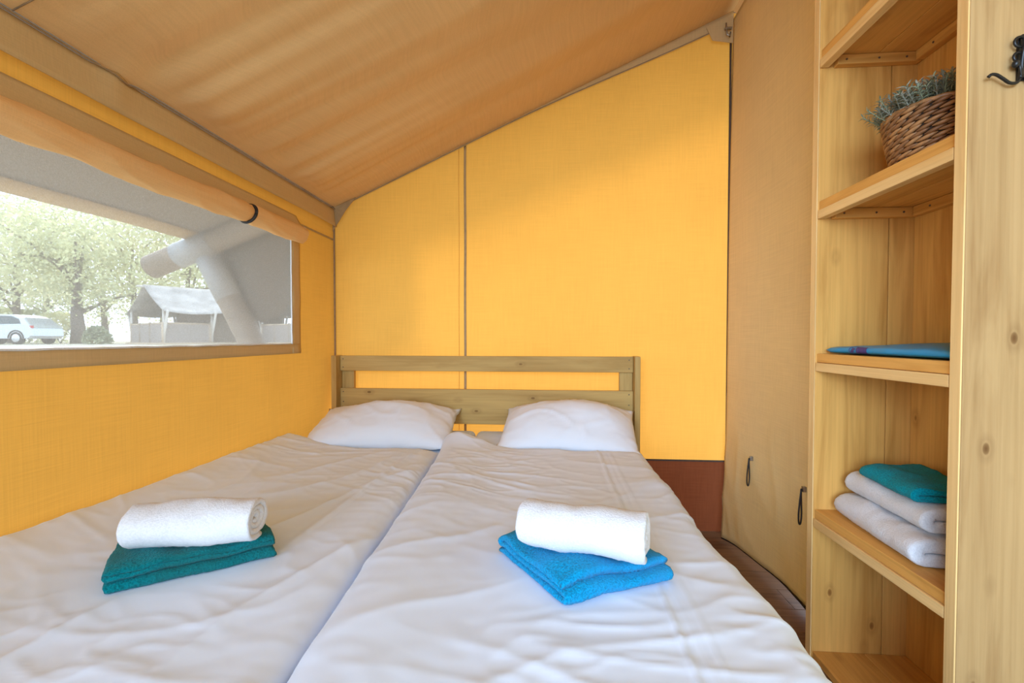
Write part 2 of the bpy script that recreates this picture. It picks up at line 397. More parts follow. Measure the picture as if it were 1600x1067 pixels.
# outer fly sheet over everything
FE = (-2.35, 1.70); FR = 2.98
def flyz(x): return FE[1]+(x-FE[0])*(FR-FE[1])/(XR-FE[0]) if x <= XR else FR-(x-XR)*.40
fly = thing('fly_sheet', 'grey-brown outer tent fly overhanging outside above the window', 'awning', (XR, 0, FR))
def flyf(u, v):
    x = lerp(FE[0], XR, v); y = lerp(YF-.25, 3.05, u)
    return (x, y, flyz(x)-.03*math.sin(PI*v)+.01*nz(x*1.5, y*1.5, 6)+.012*math.sin(PI*min(1, max(0, (y-.5)/2.4)))*(1-v)*(-1))
mesh('fly_canvas', grid(flyf, 60, 40), M['fly'], fly, True)
mesh('fly_canvas', grid(lambda u, v: (lerp(XR, 3.0, v), lerp(YF-.25, 3.05, u), flyz(lerp(XR, 3.0, v))), 12, 10), M['fly'], fly, True)
mesh('fly_hem', sheet(grid(lambda u, v: (flyf(u, 0)[0]+.10*v, flyf(u, 0)[1], flyf(u, .03*v)[2]-.008), 40, 2), .004), M['tape'], fly, True)
# hanging end of the fly by the window
poly = [(-2.33, 1.62), (-2.22, 1.45), (-2.09, 1.25), (-1.96, 1.145), (-1.84, 1.19), (-1.72, 1.30), (-1.55, 1.36), (-1.35, 1.42), (-1.2, 1.45)]
def fendf(u, v):
    s = u*(len(poly)-1); i = min(int(s), len(poly)-2); a = s-i
    x = lerp(poly[i][0], poly[i+1][0], a); zb = lerp(poly[i][1], poly[i+1][1], a)
    return (x, 2.99+.03*nz(x*4, v*2, 3)+.02*math.sin(x*14+v*3)*v, lerp(flyz(x)-.01, zb, v))
mesh('fly_end_flap', sheet(grid(fendf, 48, 16), .004), M['fly'], fly, True)
# log frame of the tent outside
fr = thing('log_frame', 'peeled log rafter and splayed leg outside the mesh window', 'tent frame', (-1.9, 2.88, 0))
A, B = Vector((-2.64, 2.86, 1.512)), Vector((.9, 2.86, 2.83))
mesh('rafter', tube([A+(B-A)*t/10 for t in range(11)], .078, 18), M['log'], fr, True)
A2, B2 = Vector((-2.31, 2.90, 1.66)), Vector((-1.43, 2.93, -.05))
mesh('leg', tube([A2+(B2-A2)*t/8 for t in range(9)], [.072+.002*t for t in range(9)], 18), M['log'], fr, True)
tag(mesh('joint_sleeve', join(tube([A+(B-A)*t for t in (.055, .085, .125)], .083, 18), tube([A2+(B2-A2)*t for t in (.0, .10, .21)], .079, 18)), plain('galvanised_sleeve', (.27, .26, .25), .6, metal=.1), fr, True), 'pale metal sleeve joining the logs')

# ------------------------------------------------------------------ bed
bed = thing('double_bed', 'wooden double bed with slatted two-board headboard against yellow wall', 'bed', (-.36, 1.4, 0))
HA = math.radians(-1.0); HP = Vector((-.35, 2.40, 0))
def hb(name, lo, hi, ax, par=bed, b=.003):
    return mesh(name, rotz(bx(lo, hi, b), HA, HP), M['head_'+ax], par)
for x0 in (-1.166, .447): hb('post', (x0, 2.365, 0), (x0+.028, 2.445, .945), 'z')
hb('headboard_board', (-1.137, 2.412, .860), (.446, 2.432, .943), 'x')
hb('headboard_board', (-1.137, 2.412, .576), (.446, 2.432, .764), 'x')
for x0 in (-1.136, .378): hb('stile', (x0, 2.433, .30), (x0+.068, 2.458, .94), 'z')
scr = None
def screw_at(p, axis, par, r=.0035):
    global scr
    if scr is None:
        scr = mesh('screw', tube([(0, 0, -.001), (0, 0, .0012)], [r, r*.8], 8), M['screw'], par, centre=False)
        o = scr; mw = None
    rot = {'y': Matrix.Rotation(PI/2, 4, 'X'), 'x': Matrix.Rotation(-PI/2, 4, 'Y'), 'z': Matrix.Rotation(PI, 4, 'X')}[axis]
    mw = Matrix.Translation(p) @ rot
    if scr.get('used') is None:
        scr['used'] = 1; WM[scr] = mw; scr.matrix_basis = WM[par].inverted() @ mw; return scr
    return dup(scr, par, mw)
for x in (-1.12, .425):
    for z in (.925, .88, .745, .69, .62): screw_at(HP+Matrix.Rotation(HA, 3, 'Z') @ Vector((x-HP.x, .0115, z)), 'y', bed)
for (x0, x1) in ((-1.185, -1.16), (.425, .45)):
    mesh('side_rail', bx((x0, .36, .16), (x1, 2.41, .33), .003), M['head_y'], bed)
mesh('foot_rail', bx((-1.16, .36, .16), (.425, .385, .33), .003), M['head_x'], bed)
for x0 in (-1.158, .365):
    mesh('leg', bx((x0, .386, 0), (x0+.058, .444, .30), .003), M['head_z'], bed)
for i in range(11):
    mesh('slat', bx((-1.158, .47+i*.175, .262), (.423, .56+i*.175, .279), .002), M['pale_x'], bed)

def mattress(name, x0, x1, label):
    bm = bmesh.new(); bmesh.ops.create_cube(bm, size=1)
    lo, hi = (x0, .40, .282), (x1, 2.385, .522)
    for q in bm.verts: q.co = Vector([lo[i]+(q.co[i]+.5)*(hi[i]-lo[i]) for i in range(3)])
    bmesh.ops.bevel(bm, geom=list(bm.edges), offset=.03, segments=4, affect='EDGES', profile=.5)
    for yc in (2.06, 2.12, 2.18, 2.24): bmesh.ops.bisect_plane(bm, geom=list(bm.verts)+list(bm.edges)+list(bm.faces), plane_co=(0, yc, 0), plane_no=(0, 1, 0))
    for q in bm.verts:                                            # raised head end
        if q.co.z > .45: q.co.z += .030*sstep(2.05, 2.25, q.co.y)
    bm.verts.index_update()
    vf = ([q.co.copy() for q in bm.verts], [tuple(x.index for x in f.verts) for f in bm.faces]); bm.free()
    o = mesh(name, vf, M['matt'], None, True); tag(o, label, 'mattress', 'mattresses side by side on the bed'); return o
mattress('mattress', -1.172, -.372, 'white-sheeted single mattress beneath the left duvet, against the yellow window wall')
mattress('mattress', -.366, .420, 'white-sheeted single mattress beneath the right duvet, showing between the two pillows')

def gap_x(y): return lerp(-.375, -.467, (y-.61)/1.375)
def wr_field(x, y, seed, amp=1.0):
    """creases of a slept-on cotton duvet"""
    wx = x+.10*nz(x*2.1, y*2.1, seed); wy = y+.10*nz(x*2.1+9, y*2.1, seed)
    h = .008*nz(x*1.9, y*1.7, seed+3)
    h += .0035*ridge(wx*1.6+wy*1.0, wy*4.2-wx*1.2, seed+5, 5)
    patch_ = sstep(-.15, .35, nz(x*2.3, y*2.3, seed+21))
    h += .0034*ridge(wx*3.6-wy*1.6, wy*8.5+wx*2.5, seed+11, 4)*(.35+.65*patch_)
    h += .0022*ridge(wx*9+wy*3, wy*15-wx*4, seed+14, 3)*patch_
    h += .0009*nz(wx*22, wy*34, seed+17)
    return h*amp
def duvet(name, side, label):
    nu, nv = 150, 230
    def f(u, v):
        if side == 'R':
            yfar = lerp(2.16, 1.995, sstep(0, .45, u)); y = lerp(.37, yfar, v)
            xl, xr = gap_x(y), .405+.018*nz(y*2.4, 3)+.022*sstep(1.25, .8, y)
            # profile across: rises at the gap, flat, then falls over the bed side
            top, r0 = .556, .045
            if u < .08:
                a = u/.08*PI/2; x = xl+r0*(1-math.cos(a))*1.3; z = .519+(top-.519)*math.sin(a); n = Vector((-math.cos(a), 0, math.sin(a)))
            elif u < .78:
                t = (u-.08)/.70; x = lerp(xl+r0*1.3, xr-.05, t); z = top; n = Vector((0, 0, 1))
            elif u < .88:
                a = (u-.78)/.10*PI/2*.92; x = xr-.05+.055*math.sin(a); z = top-.055*(1-math.cos(a)); n = Vector((math.sin(a), 0, math.cos(a)))
            else:
                t = (u-.88)/.12; x = xr+.005+.030*t+.02*nz(y*3.5, 1)*t; z = top-.052-.27*t; n = Vector((.98, 0, .1))
            d = wr_field(x, y, 2.0, 1.0 if u < .85 else .8)
            d += .020*math.exp(-((x+.40)/.10)**2-((y-2.07)/.10)**2)                      # bunched far corner
            d += .012*sstep(1.75, 2.05, y)*ridge(x*6+y*1.2, y*1.5-x*2, 31, 2)*sstep(.30, -.05, x)
            d += .016*math.exp(-((x-xl-.09)/.10)**2)
            hx = .213+.004*nz(y*3, 6)
            if u < .85: d += .0035*math.exp(-((x-hx)/.005)**2)-.002*math.exp(-((x-hx-.012)/.006)**2)+.002*math.exp(-((x-hx-.045)/.005)**2)
            d *= sstep(0, .05, u)
        else:
            yfar = lerp(2.07, 1.985, sstep(0, .5, u))+.012*nz(u*4, 8); y = lerp(.37, yfar, v)
            xr = gap_x(y)-.010; xl = XL+.014
            top = .556
            if u < .90:
                t = u/.90; x = lerp(xl, xr-.055, t); z = top+.040*math.exp(-((x-xl)/.14)**2); n = Vector((0, 0, 1))
            else:
                a = (u-.90)/.10*PI/2; x = xr-.055+.055*math.sin(a); z = .519+(top-.519)*math.cos(a); n = Vector((math.sin(a), 0, math.cos(a)))
            d = wr_field(x, y, 9.0, .95)
            d += .006*ridge(x*3.4-y*1.5, y*1.0+x*1.5, 40, 4)
            d += .0045*math.exp(-((x-(-.60+.05*(y-1)))/.012)**2)*sstep(.7, 1.2, y)
            d *= sstep(1.0, .93, u)
            # pressed down a little where the towels lie
        cx, cy = (.06, .98) if side == 'R' else (-.76, .90)
        g = math.exp(-((x-cx)/.17)**4-((y-cy)/.17)**4)
        d = lerp(d, .006, g)
        p = Vector((x, y, z))+n*d
        e = 1.0; vf, vn = .955, .04
        if v > vf: e = math.sqrt(max(0, 1-((v-vf)/(1-vf))**2))
        if v < vn: e = math.sqrt(max(0, 1-((vn-v)/vn)**2))
        if p.z > .521: p.z = .521+(p.z-.521)*e
        return p
    o = mesh(name, grid(f, nu, nv), M['sheet'], None, True); tag(o, label, 'duvet', 'white duvets on the bed'); return o
duvet('duvet', 'L', 'white crumpled duvet beside the window wall, under the dark teal towel')
duvet('duvet', 'R', 'white crumpled duvet on the aisle side, under the bright blue towel')

def pillow(name, c, wd, dp, th, tilt, rz, seed, label):
    nu, nv = 56, 40
    mt = Matrix.Translation(c) @ Matrix.Rotation(rz, 4, 'Z') @ Matrix.Rotation(tilt, 4, 'X')
    def f(sgn):
        def g(u, v):
            a, b = u*2-1, v*2-1
            ea = 1-.07*(1-b*b)**1.0*abs(a)**3; eb = 1-.10*(1-a*a)*abs(b)**3
            x, y = a*wd/2*(1-.05*(1-abs(a)**2)*0)*(1-.06*(1-abs(b)**4)*abs(a)**6), b*dp/2*(1-.09*(1-abs(a)**4)*abs(b)**6)
            q = (max(0, 1-abs(a)**2.3)**.75)*(max(0, 1-abs(b)**2.3)**.72)
            h = th*q*(1+.22*nz(a*1.3, b*1.3, seed))
            h += q**.3*(.007*ridge(a*1.6+b*1.2, b*1.3-a*.8, seed+2, 4)+.003*ridge(a*4-b*2, b*3+a*2, seed+6, 4))*(1 if sgn > 0 else 0)
            ed = max(abs(a), abs(b)); h += .010*nz(a*6, b*6, seed+9)*sstep(.75, 1, ed)
            if sgn < 0: h = -th*.55*q+.010*nz(a*6, b*6, seed+9)*sstep(.75, 1, ed)
            return mt @ Vector((x, y, h))
        return g
    vt, ft = grid(f(1), nu, nv); vb, fb = grid(f(-1), nu, nv)
    o = mesh(name, join((vt, ft), (vb, [q[::-1] for q in fb])), M['pcase'], None, True)
    bm = bmesh.new(); bm.from_mesh(o.data); bmesh.ops.remove_doubles(bm, verts=bm.verts, dist=.0004); bm.to_mesh(o.data); bm.free()
    return tag(o, label, 'pillow', 'white pillows against the headboard')
pillow('pillow', (-.80, 2.19, .596), .72, .42, .110, math.radians(17), math.radians(4), 3.3, 'plump white pillow in the corner beside the window wall, leaning on headboard')
pillow('pillow', (.10, 2.19, .599), .66, .43, .118, math.radians(19), math.radians(-5), 12.7, 'plump white pillow on the aisle side, near the brick-brown wall base')

# ------------------------------------------------------------------ towels
def band(center, ht, ne, mapf, taper=.9, cap=True):
    """closed ribbon round a 2-D centre line, drawn out along e with rounded ends"""
    n = len(center); up, dn = [], []
    for i, p in enumerate(center):
        a = center[max(0, i-1)]; b = center[min(n-1, i+1)]
        t = Vector((b[0]-a[0], b[1]-a[1])).normalized(); q = Vector((-t.y, t.x))
        up.append((p, q)); dn.append((p, -q))
    # rounded start and end of the ribbon
    loop = up+dn[::-1]
    es = [(0, .25), (.004, .7), (.015, .93)]+[(.03+.94*i/ne, 1) for i in range(ne+1)]+[(.985, .93), (.996, .7), (1, .25)]
    V, F = [], []
    K = len(loop)
    for e, s in es:
        for (p, q) in loop: V.append(mapf(p[0]+q.x*ht*s, p[1]+q.y*ht*s, e))
    for j in range(len(es)-1):
        for i in range(K):
            F.append((j*K+i, j*K+(i+1) % K, (j+1)*K+(i+1) % K, (j+1)*K+i))
    if cap:
        for base in (0, (len(es)-1)*K):
            for i in range(n-1):
                q = (base+i, base+i+1, base+K-2-i, base+K-1-i); F.append(q if base else q[::-1])
    return V, F
def serp(layers, lt, length, seed, ns=26):
    """centre line of a cloth folded to and fro, front folds first"""
    rnd = random.Random(seed); P = []
    ends = [(rnd.uniform(0, .012), length-rnd.uniform(0, .014)) for _ in range(layers)]
    for k in range(layers):
        h = (k+.5)*lt; s0, s1 = lt*.5+ends[k][0], ends[k][1]-lt*.5
        if k > 0:
            if k % 2 == 1: s1 = ends[k-1][1]-lt*.5
            else: s0 = ends[k-1][0]+lt*.5
        xs = [lerp(s1, s0, i/ns) for i in range(ns+1)] if k % 2 == 0 else [lerp(s0, s1, i/ns) for i in range(ns+1)]
        ends[k] = (s0-lt*.5, s1+lt*.5)
        P += [(x, h) for x in xs]
        if k < layers-1:
            cx = xs[-1]; sg = -1 if k % 2 == 0 else 1
            for i in range(1, 6):
                a = -PI/2+PI*i/6; P.append((cx+sg*lt*.5*math.cos(a), h+lt*.5+lt*.5*math.sin(a)))
    return P
def folded(name, quad, z0, layers, lt, seed, mat, label, cat='towel', group=None, sag=.25, rough=.0012, drape=None):
    A, B, C_, D = [Vector((*q, 0)) for q in quad]                 # A-B front fold, D-C back
    dep = ((D-A).length+(C_-B).length)/2
    H = layers*lt
    def mf_(s, h, e):
        t = s/dep
        p = A.lerp(B, e).lerp(D.lerp(C_, e), t)
        ee = min(e, 1-e)*2; tt = min(t, 1-t)*2
        k = (h/H)
        hh = h*(1-sag*.5*(1-sstep(0, .35, max(0, ee))))*(1-sag*.4*(1-sstep(0, .3, max(0, tt))))
        hh += k*.010*nz(p.x*9, p.y*9, seed)+k*.005*nz(p.x*22, p.y*22, seed+4)
        pn = Vector((p.x*140, p.y*140, h*140+seed)); j = mn.noise_vector(pn)*rough
        wob = .006*Vector((nz(h*60, e*4, seed), nz(h*60+7, e*4+t*3, seed), 0))
        q = Vector((p.x, p.y, z0+max(.0008, hh)))+j*(1 if h > lt*.15 else .2)+wob
        if drape: q = drape(q, s, h, e)
        if q.z < z0+.0006: q.z = z0+.0006
        return q
    o = mesh(name, band(serp(layers, lt, dep, seed), lt*.47, 44, mf_), mat, None, True)
    return tag(recalc(o), label, cat, group)
def rolled(name, p0, p1, R, turns, mat, seed, label, group, phase=0., squash=.86):
    p0, p1 = Vector(p0), Vector(p1); ax = (p1-p0); Ln = ax.length; ax.normalize()
    side = Vector((0, 0, 1)).cross(ax).normalized(); upv = ax.cross(side)
    n = int(turns*30); lt = R/(turns+.4); cl = []
    for i in range(n+1):
        t = i/n; a = phase+t*turns*2*PI; r = lt*.35+(R-lt*.5-lt*.35)*t; cl.append((r*math.cos(a), r*math.sin(a)))
    def mf_(s, h, e):
        c = p0+ax*(e*Ln)
        rr = math.hypot(s, h); k = 1+.06*nz(e*3, s*12, seed)+.05*math.sin(PI*e)
        tele = .006*(1-rr/R)*(1 if e > .5 else -1)*(-1 if seed % 2 < 1 else .3)*sstep(.3, .5, abs(e-.5))
        q = c+side*s*k*1.06+upv*h*k*squash+ax*tele
        q.z += .004*nz(e*4, 2, seed)
        q += mn.noise_vector(q*150)*.0013+mn.noise_vector(q*35)*.0022+mn.noise_vector(q*13)*.005
        return q
    o = mesh(name, band(cl, lt*.46, 40, mf_), mat, None, True)
    return tag(recalc(o), label, 'towel', group)
BZ = .562
folded('folded_towel', ((-.815, .765), (-.585, .935), (-.715, 1.075), (-.935, .925)), BZ, 4, .0125, 5, M['ttowel'], 'dark teal folded bath towel under the white roll near the window wall')
rolled('rolled_towel', (-.850, .868, BZ+.094), (-.610, .918, BZ+.096), .054, 3.2, M['wtowel'], 2, 'white rolled towel with spiral end lying on dark teal towel', 'white rolled towels on the bed', phase=-PI/2-1.0)
folded('folded_towel', ((.035, .800), (.250, .905), (.110, 1.150), (-.112, 1.010)), BZ, 3, .016, 11, M['btowel'], 'bright blue folded bath towel on the aisle-side duvet')
rolled('rolled_towel', (-.045, .960, BZ+.093), (.195, .888, BZ+.096), .056, 3.0, M['wtowel'], 5, 'white rolled towel lying on bright blue towel', 'white rolled towels on the bed', phase=-PI/2-.2)

# ------------------------------------------------------------------ shelving unit
SX0, SX1, SY0, SY1 = .860, 1.148, 1.040, 1.530
un = thing('shelf_unit', 'tall open pine shelving unit beside the bed with near side panel', 'shelf', (1.0, 1.28, 0))
def pine(name, lo, hi, ax, par=un, kind='pine_', b=.002): return mesh(name, bx(lo, hi, b), M[kind+ax], par)
M['near_z'] = wood('near_pine_dimmed_z', (.50, .315, .135), (.37, .205, .075), 2)  # greyer pine, its colour also darkened to offset strong front light on this panel
def panel(name, y0, y1, split, kind='pine_'):
    e = empty(name, (1.0, (y0+y1)/2, 0), un)
    pine('board', (SX0, y0, 0), (split-.0015, y1, 2.45), 'z', e, kind)
    pine('board', (split+.0015, y0, 0), (1.170, y1, 2.45), 'z', e, kind)
    return e
panel('side_panel', SY1, SY1+.030, 1.075)
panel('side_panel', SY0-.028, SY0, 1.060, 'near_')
for y0, y1 in ((SY0+.001, 1.215), (1.218, SY1-.001)):
    pine('back_board', (SX1, y0, 0), (SX1+.020, y1, 2.45), 'z')
pine('lit_edge_strip', (SX0-.0035, SY1+.001, 0), (SX0-.0002, SY1+.029, 2.449), 'z', kind='pale_', b=.001)  # pale pine paints in the light caught by the panels' front edges
pine('lit_edge_strip', (SX0-.0035, SY0-.027, 0), (SX0-.0002, SY0-.001, 2.449), 'z', kind='pale_', b=.001)
for zt in (.022, .487, .990, 1.474, 1.948, 2.42):
    sh = empty('shelf', (1.0, 1.28, zt-.028), un)
    pine('board', (SX0+.003, SY0+.001, zt-.028), (1.020, SY1-.001, zt), 'y', sh)
    pine('board', (1.022, SY0+.001, zt-.028), (SX1-.001, SY1-.001, zt), 'y', sh)
    if zt < .1: continue
    pine('front_strip', (SX0-.002, SY0+.003, zt-.056), (SX0+.024, SY1-.002, zt-.029), 'y', sh, 'pale_')
    b1 = pine('batten', (SX0+.040, SY1-.024, zt-.058), (SX1-.004, SY1-.001, zt-.029), 'x', sh)
    b2 = pine('batten', (SX0+.040, SY0+.001, zt-.058), (SX1-.004, SY0+.024, zt-.029), 'x', sh)
    b3 = pine('batten', (SX1-.024, SY0+.026, zt-.058), (SX1-.001, SY1-.026, zt-.029), 'y', sh)
for zt in (1.474, 1.948, .990, .487):
    for x in (.925, 1.02, 1.10): screw_at((x, SY1-.0245, zt-.044), 'y', un, .004)
    for y in (1.12, 1.24, 1.44): screw_at((SX1-.0245, y, zt-.044), 'x', un, .004)

# things on the shelves
folded('folded_towel', ((.915, 1.500), (.885, 1.150), (1.125, 1.130), (1.130, 1.505)), .4875, 2, .0365, 21, M['wtowel'], 'white folded towel at the bottom of the shelf stack', group='white towels stacked on the shelf', sag=.12)
folded('folded_towel', ((.935, 1.495), (.915, 1.170), (1.120, 1.150), (1.132, 1.500)), .5625, 2, .0335, 26, M['wtowel'], 'white folded towel in the middle of the shelf stack under small teal towel', group='white towels stacked on the shelf', sag=.12)
folded('folded_towel', ((.925, 1.420), (.905, 1.195), (1.075, 1.180), (1.125, 1.460)), .6305, 2, .0200, 33, M['stowel'], 'small teal folded towel on top of the white shelf stack', sag=.35)

bagT = thing('vinyl_bag', 'flat folded blue vinyl bag with purple printed emblem on the shelf', 'bag', (1.0, 1.28, .99))
def bagf(u, v):
    a = u*2*PI; y = lerp(1.512, 1.046, v)
    hw = lerp(.128, .134, v)
    th = .0115+.002*sstep(.0, .4, v)+.002*nz(y*9, 1)
    c, s = math.cos(a), math.sin(a)
    x = 1.008+.0+hw*math.copysign(abs(c)**.38, c)
    ends = sstep(0, .03, v)*sstep(0, .02, 1-v)
    hump = .010*sstep(.25, .55, v)*sstep(-.9, .3, c)*(1 if s > 0 else 0)
    z = .9912+th+th*math.copysign(abs(s)**.6, s)*max(.15, ends)+hump*max(0, s)*ends+.0015*nz(x*30, y*30, 2)*max(0, s)
    return (x+.004*nz(y*12, 4), y, max(z, .9906))
bg_ = grid(bagf, 48, 60, True); nb = len(bg_[0]); bg_[1].append(tuple(range(48))[::-1]); bg_[1].append(tuple(range(nb-48, nb)))
mesh('bag_body', bg_, M['bag'], bagT, True)
# emblem: a ring mark and a purple block printed over the front fold
def onbag(y, a): p = Vector(bagf(a/(2*PI), (1.512-y)/(1.512-1.046))); c = Vector((1.008, y, .998)); return p+(p-c).normalized()*.0007
ring_pts = [onbag(1.378+.020*math.cos(t)*1.0, PI-.62*math.sin(t)-.0) for t in [i*2*PI/26 for i in range(27)]]
mesh('emblem_ring', tube(ring_pts, .0008, 5, False), M['purple'], bagT, True)
mesh('emblem_block', grid(lambda u, v: onbag(lerp(1.368, 1.325, u), PI-lerp(-.75, .55, v)), 10, 10), M['purple'], bagT, True)
mesh('emblem_figure', grid(lambda u, v: onbag(lerp(1.389, 1.374, u)+.004*math.sin(v*6), PI-lerp(-.35, .35, v)*(1-.4*u)), 6, 8), M['purple'], bagT, True)

# basket with a grey-green plant
BC = Vector((.988, 1.235, 1.4745)); BH = .128
pl = thing('potted_plant', 'bushy grey-green artificial plant in a dark woven basket', 'plant', BC)
def br(t): return lerp(.093, .117, t**.8)
mesh('basket_wall', grid(lambda u, v: BC+Vector((math.cos(u*2*PI)*(br(v)-.005), math.sin(u*2*PI)*(br(v)-.005), .001+v*BH)), 40, 8, True), M['basket_in'], pl, True)
mesh('basket_base', ([BC+Vector((.09*math.cos(i*PI/16), .09*math.sin(i*PI/16), .0015)) for i in range(32)], [tuple(range(32))]), M['basket_in'], pl)
def strand(mat):
    vf = tube([(-.021, 0, -.0035), (-.012, 0, -.002), (0, 0, 0), (.012, 0, .002), (.021, 0, .0035)], [.0014, .0066, .0084, .0066, .0014], 8, sq=.62)
    V = [(p[0], p[1]*.75, p[2]) for p in vf[0]]
    o = mesh('strand', (V, vf[1]), mat, pl, True, False); return o
protos = [strand(M['strandA']), strand(M['strandB'])]
first = [True, True]
rows = 10
for r_ in range(rows):
    t = (r_+.45)/rows; R = br(t); nper = 24
    for k in range(nper):
        a = 2*PI*(k+(.5 if r_ % 2 else 0))/nper+random.uniform(-.02, .02)
        mw = Matrix.Translation(BC+Vector((R*math.cos(a), R*math.sin(a), .004+t*(BH-.004)))) @ Matrix.Rotation(a+PI/2, 4, 'Z') @ Matrix.Rotation(random.uniform(-.08, .08)-.10, 4, 'Y')
        i = 0 if random.random() < .5 else 1
        if first[i]: first[i] = False; o = protos[i]; WM[o] = mw; o.matrix_basis = WM[pl].inverted() @ mw
        else: dup(protos[i], pl, mw)
mesh('basket_rim', tube([BC+Vector((.117*math.cos(a), .117*math.sin(a), BH+.001*math.sin(a*22))) for a in [i*2*PI/72 for i in range(73)]], .0055, 8, False), M['strandB'], pl, True)
mesh('moss_filling', grid(lambda u, v: BC+Vector((math.cos(u*2*PI)*.108*v, math.sin(u*2*PI)*.108*v, BH-.012+.012*(1-v*v))), 24, 5, True), M['soil'], pl, True)
def sprig_mesh(seed, mat):
    rnd = random.Random(seed); V, F = [], []
    H = .060; parts = [tube([(0, 0, 0), (.002, 0, H*.5), (0, .002, H)], .0011, 5)]
    for i in range(26):
        z = H*(.10+.90*i/25); a = i*2.399+rnd.uniform(-.3, .3); Ln = rnd.uniform(.011, .020); tl_ = rnd.uniform(.2, 1.0)+(.4 if i > 20 else 0)
        d = Vector((math.cos(a), math.sin(a), 0)); s_ = Vector((-math.sin(a), math.cos(a), 0)); b = Vector((0, 0, z)); w_ = rnd.uniform(.0015, .0024)
        P = []
        for j, (t, ww) in enumerate(((0, .4), (.35, 1), (.7, .8), (1, .05))):
            c = b+d*Ln*t*math.cos(tl_*(1-.6*t))+Vector((0, 0, Ln*(t*math.sin(tl_)-.28*t*t)))
            P += [c-s_*w_*ww, c+Vector((0, 0, -.0010*ww)), c+s_*w_*ww]
        f = []
        for j in range(3):
            f += [(j*3, j*3+1, j*3+4, j*3+3), (j*3+1, j*3+2, j*3+5, j*3+4)]
        parts.append((P, f))
    return mesh('sprig', join(*parts), mat, pl, False, False)
sp = [sprig_mesh(i, M['leafA'] if i % 2 else M['leafB']) for i in range(4)]; used = [False]*4
for k in range(230):
    rr = .110*math.sqrt((k+.5)/230); a = k*2.39996
    if rr > .085: rr += random.uniform(-.004, .004)
    tilt = .12+.62*(rr/.11)**2
    mw = Matrix.Translation(BC+Vector((rr*math.cos(a), rr*math.sin(a), BH-.010+.016*(1-(rr/.11)**2)))) @ Matrix.Rotation(a, 4, 'Z') @ Matrix.Rotation(tilt+random.uniform(-.25, .25), 4, 'Y') @ Matrix.Rotation(random.uniform(0, 6), 4, 'Z') @ Matrix.Scale(random.uniform(.75, 1.15), 4)
    i = k % 4
    if not used[i]: used[i] = True; WM[sp[i]] = mw; sp[i].matrix_basis = WM[pl].inverted() @ mw
    else: dup(sp[i], pl, mw)

# coat hook on the near side panel
HY = SY0-.028
hk = thing('coat_hook', 'black wrought iron coat hook screwed to the near pine panel', 'hook', (.945, HY, 1.60))
def smooth(pts, n=6):
    P = [Vector(p) for p in pts]; out_ = []
    for i in range(len(P)-1):
        a, b, c, d = P[max(0, i-1)], P[i], P[i+1], P[min(len(P)-1, i+2)]
        for j in range(n):
            t = j/n; out_.append(.5*((2*b)+(c-a)*t+(2*a-5*b+4*c-d)*t*t+(3*b-a-3*c+d)*t**3))
    return out_+[P[-1]]
hx0 = .954
mesh('back_plate', bx((hx0-.007, HY-.004, 1.560), (hx0+.012, HY-.0002, 1.650), .0015), M['iron'], hk)
arm = smooth([(.8835, HY-.014, 1.5640), (.889, HY-.015, 1.5685), (.898, HY-.015, 1.5675), (.911, HY-.014, 1.5600), (.926, HY-.012, 1.5520), (.941, HY-.010, 1.5535), (.950, HY-.007, 1.5660)])
mesh('prong', tube(arm, [.0022, .0034]+[.0030]*(len(arm)-3)+[.0034], 10), M['iron'], hk, True)
mesh('prong', tube([(2*hx0-p.x, p.y, p.z) for p in arm], .0030, 10), M['iron'], hk, True)
def ringpts(cx, cz, rx, rz_, y): return [(cx+rx*math.cos(a), y, cz+rz_*math.sin(a)) for a in [i*2*PI/24 for i in range(25)]]
mesh('scroll', tube(ringpts(.9445, 1.6330, .0105, .0100, HY-.011), .0026, 8, False), M['iron'], hk, True)
mesh('scroll', tube(ringpts(.9410, 1.6035, .0080, .0085, HY-.011), .0026, 8, False), M['iron'], hk, True)
mesh('stem', tube(smooth([(.9530, HY-.006, 1.648), (.9490, HY-.014, 1.622), (.9480, HY-.012, 1.600), (.9490, HY-.008, 1.562)]), .0040, 8), M['iron'], hk, True)
mesh('stem', tube(smooth([(.9440, HY-.010, 1.597), (.9430, HY-.013, 1.582), (.9490, HY-.010, 1.566)]), .0026, 8), M['iron'], hk, True)
mesh('ball_tip', grid(lambda u, v: (.9350+.0060*math.cos(u*2*PI)*math.sin(v*PI), HY-.013+.0060*math.sin(u*2*PI)*math.sin(v*PI), 1.5885-.0078*math.cos(v*PI)), 14, 10, True), M['iron'], hk, True)

# ------------------------------------------------------------------ outside, seen through the mesh
psi = math.radians(4.4)
RV = Vector((math.cos(psi), math.sin(psi), 0)); FV = Vector((-math.sin(psi), math.cos(psi), 0))
def gz(d): return -.35+1.05*sstep(2, 26, d)            # the ground climbs away from the tent
def groundf(u, v):
    x, y = lerp(-90, 40, u), lerp(-40, 90, v)
    d = math.hypot(x, y); return (x, y, gz(d)+.03*nz(x*.5, y*.5, 3))
m, nt, nodes, L = new_mat('sandy_ground')
gf = noise_tex(nt, coords(nt, (1, 1, 1)), .7, 5, .6); gc = ramp(nt, gf, [(.33, (.33, .31, .18)), (.48, (.54, .48, .38)), (.7, (.66, .60, .50))])
out(nt, pbsdf(nt, gc, .95, 0, None, .1).outputs[0]); M['ground'] = m
g = mesh('ground', grid(groundf, 130, 130), M['ground'], None, True); tag(g, kind='structure')

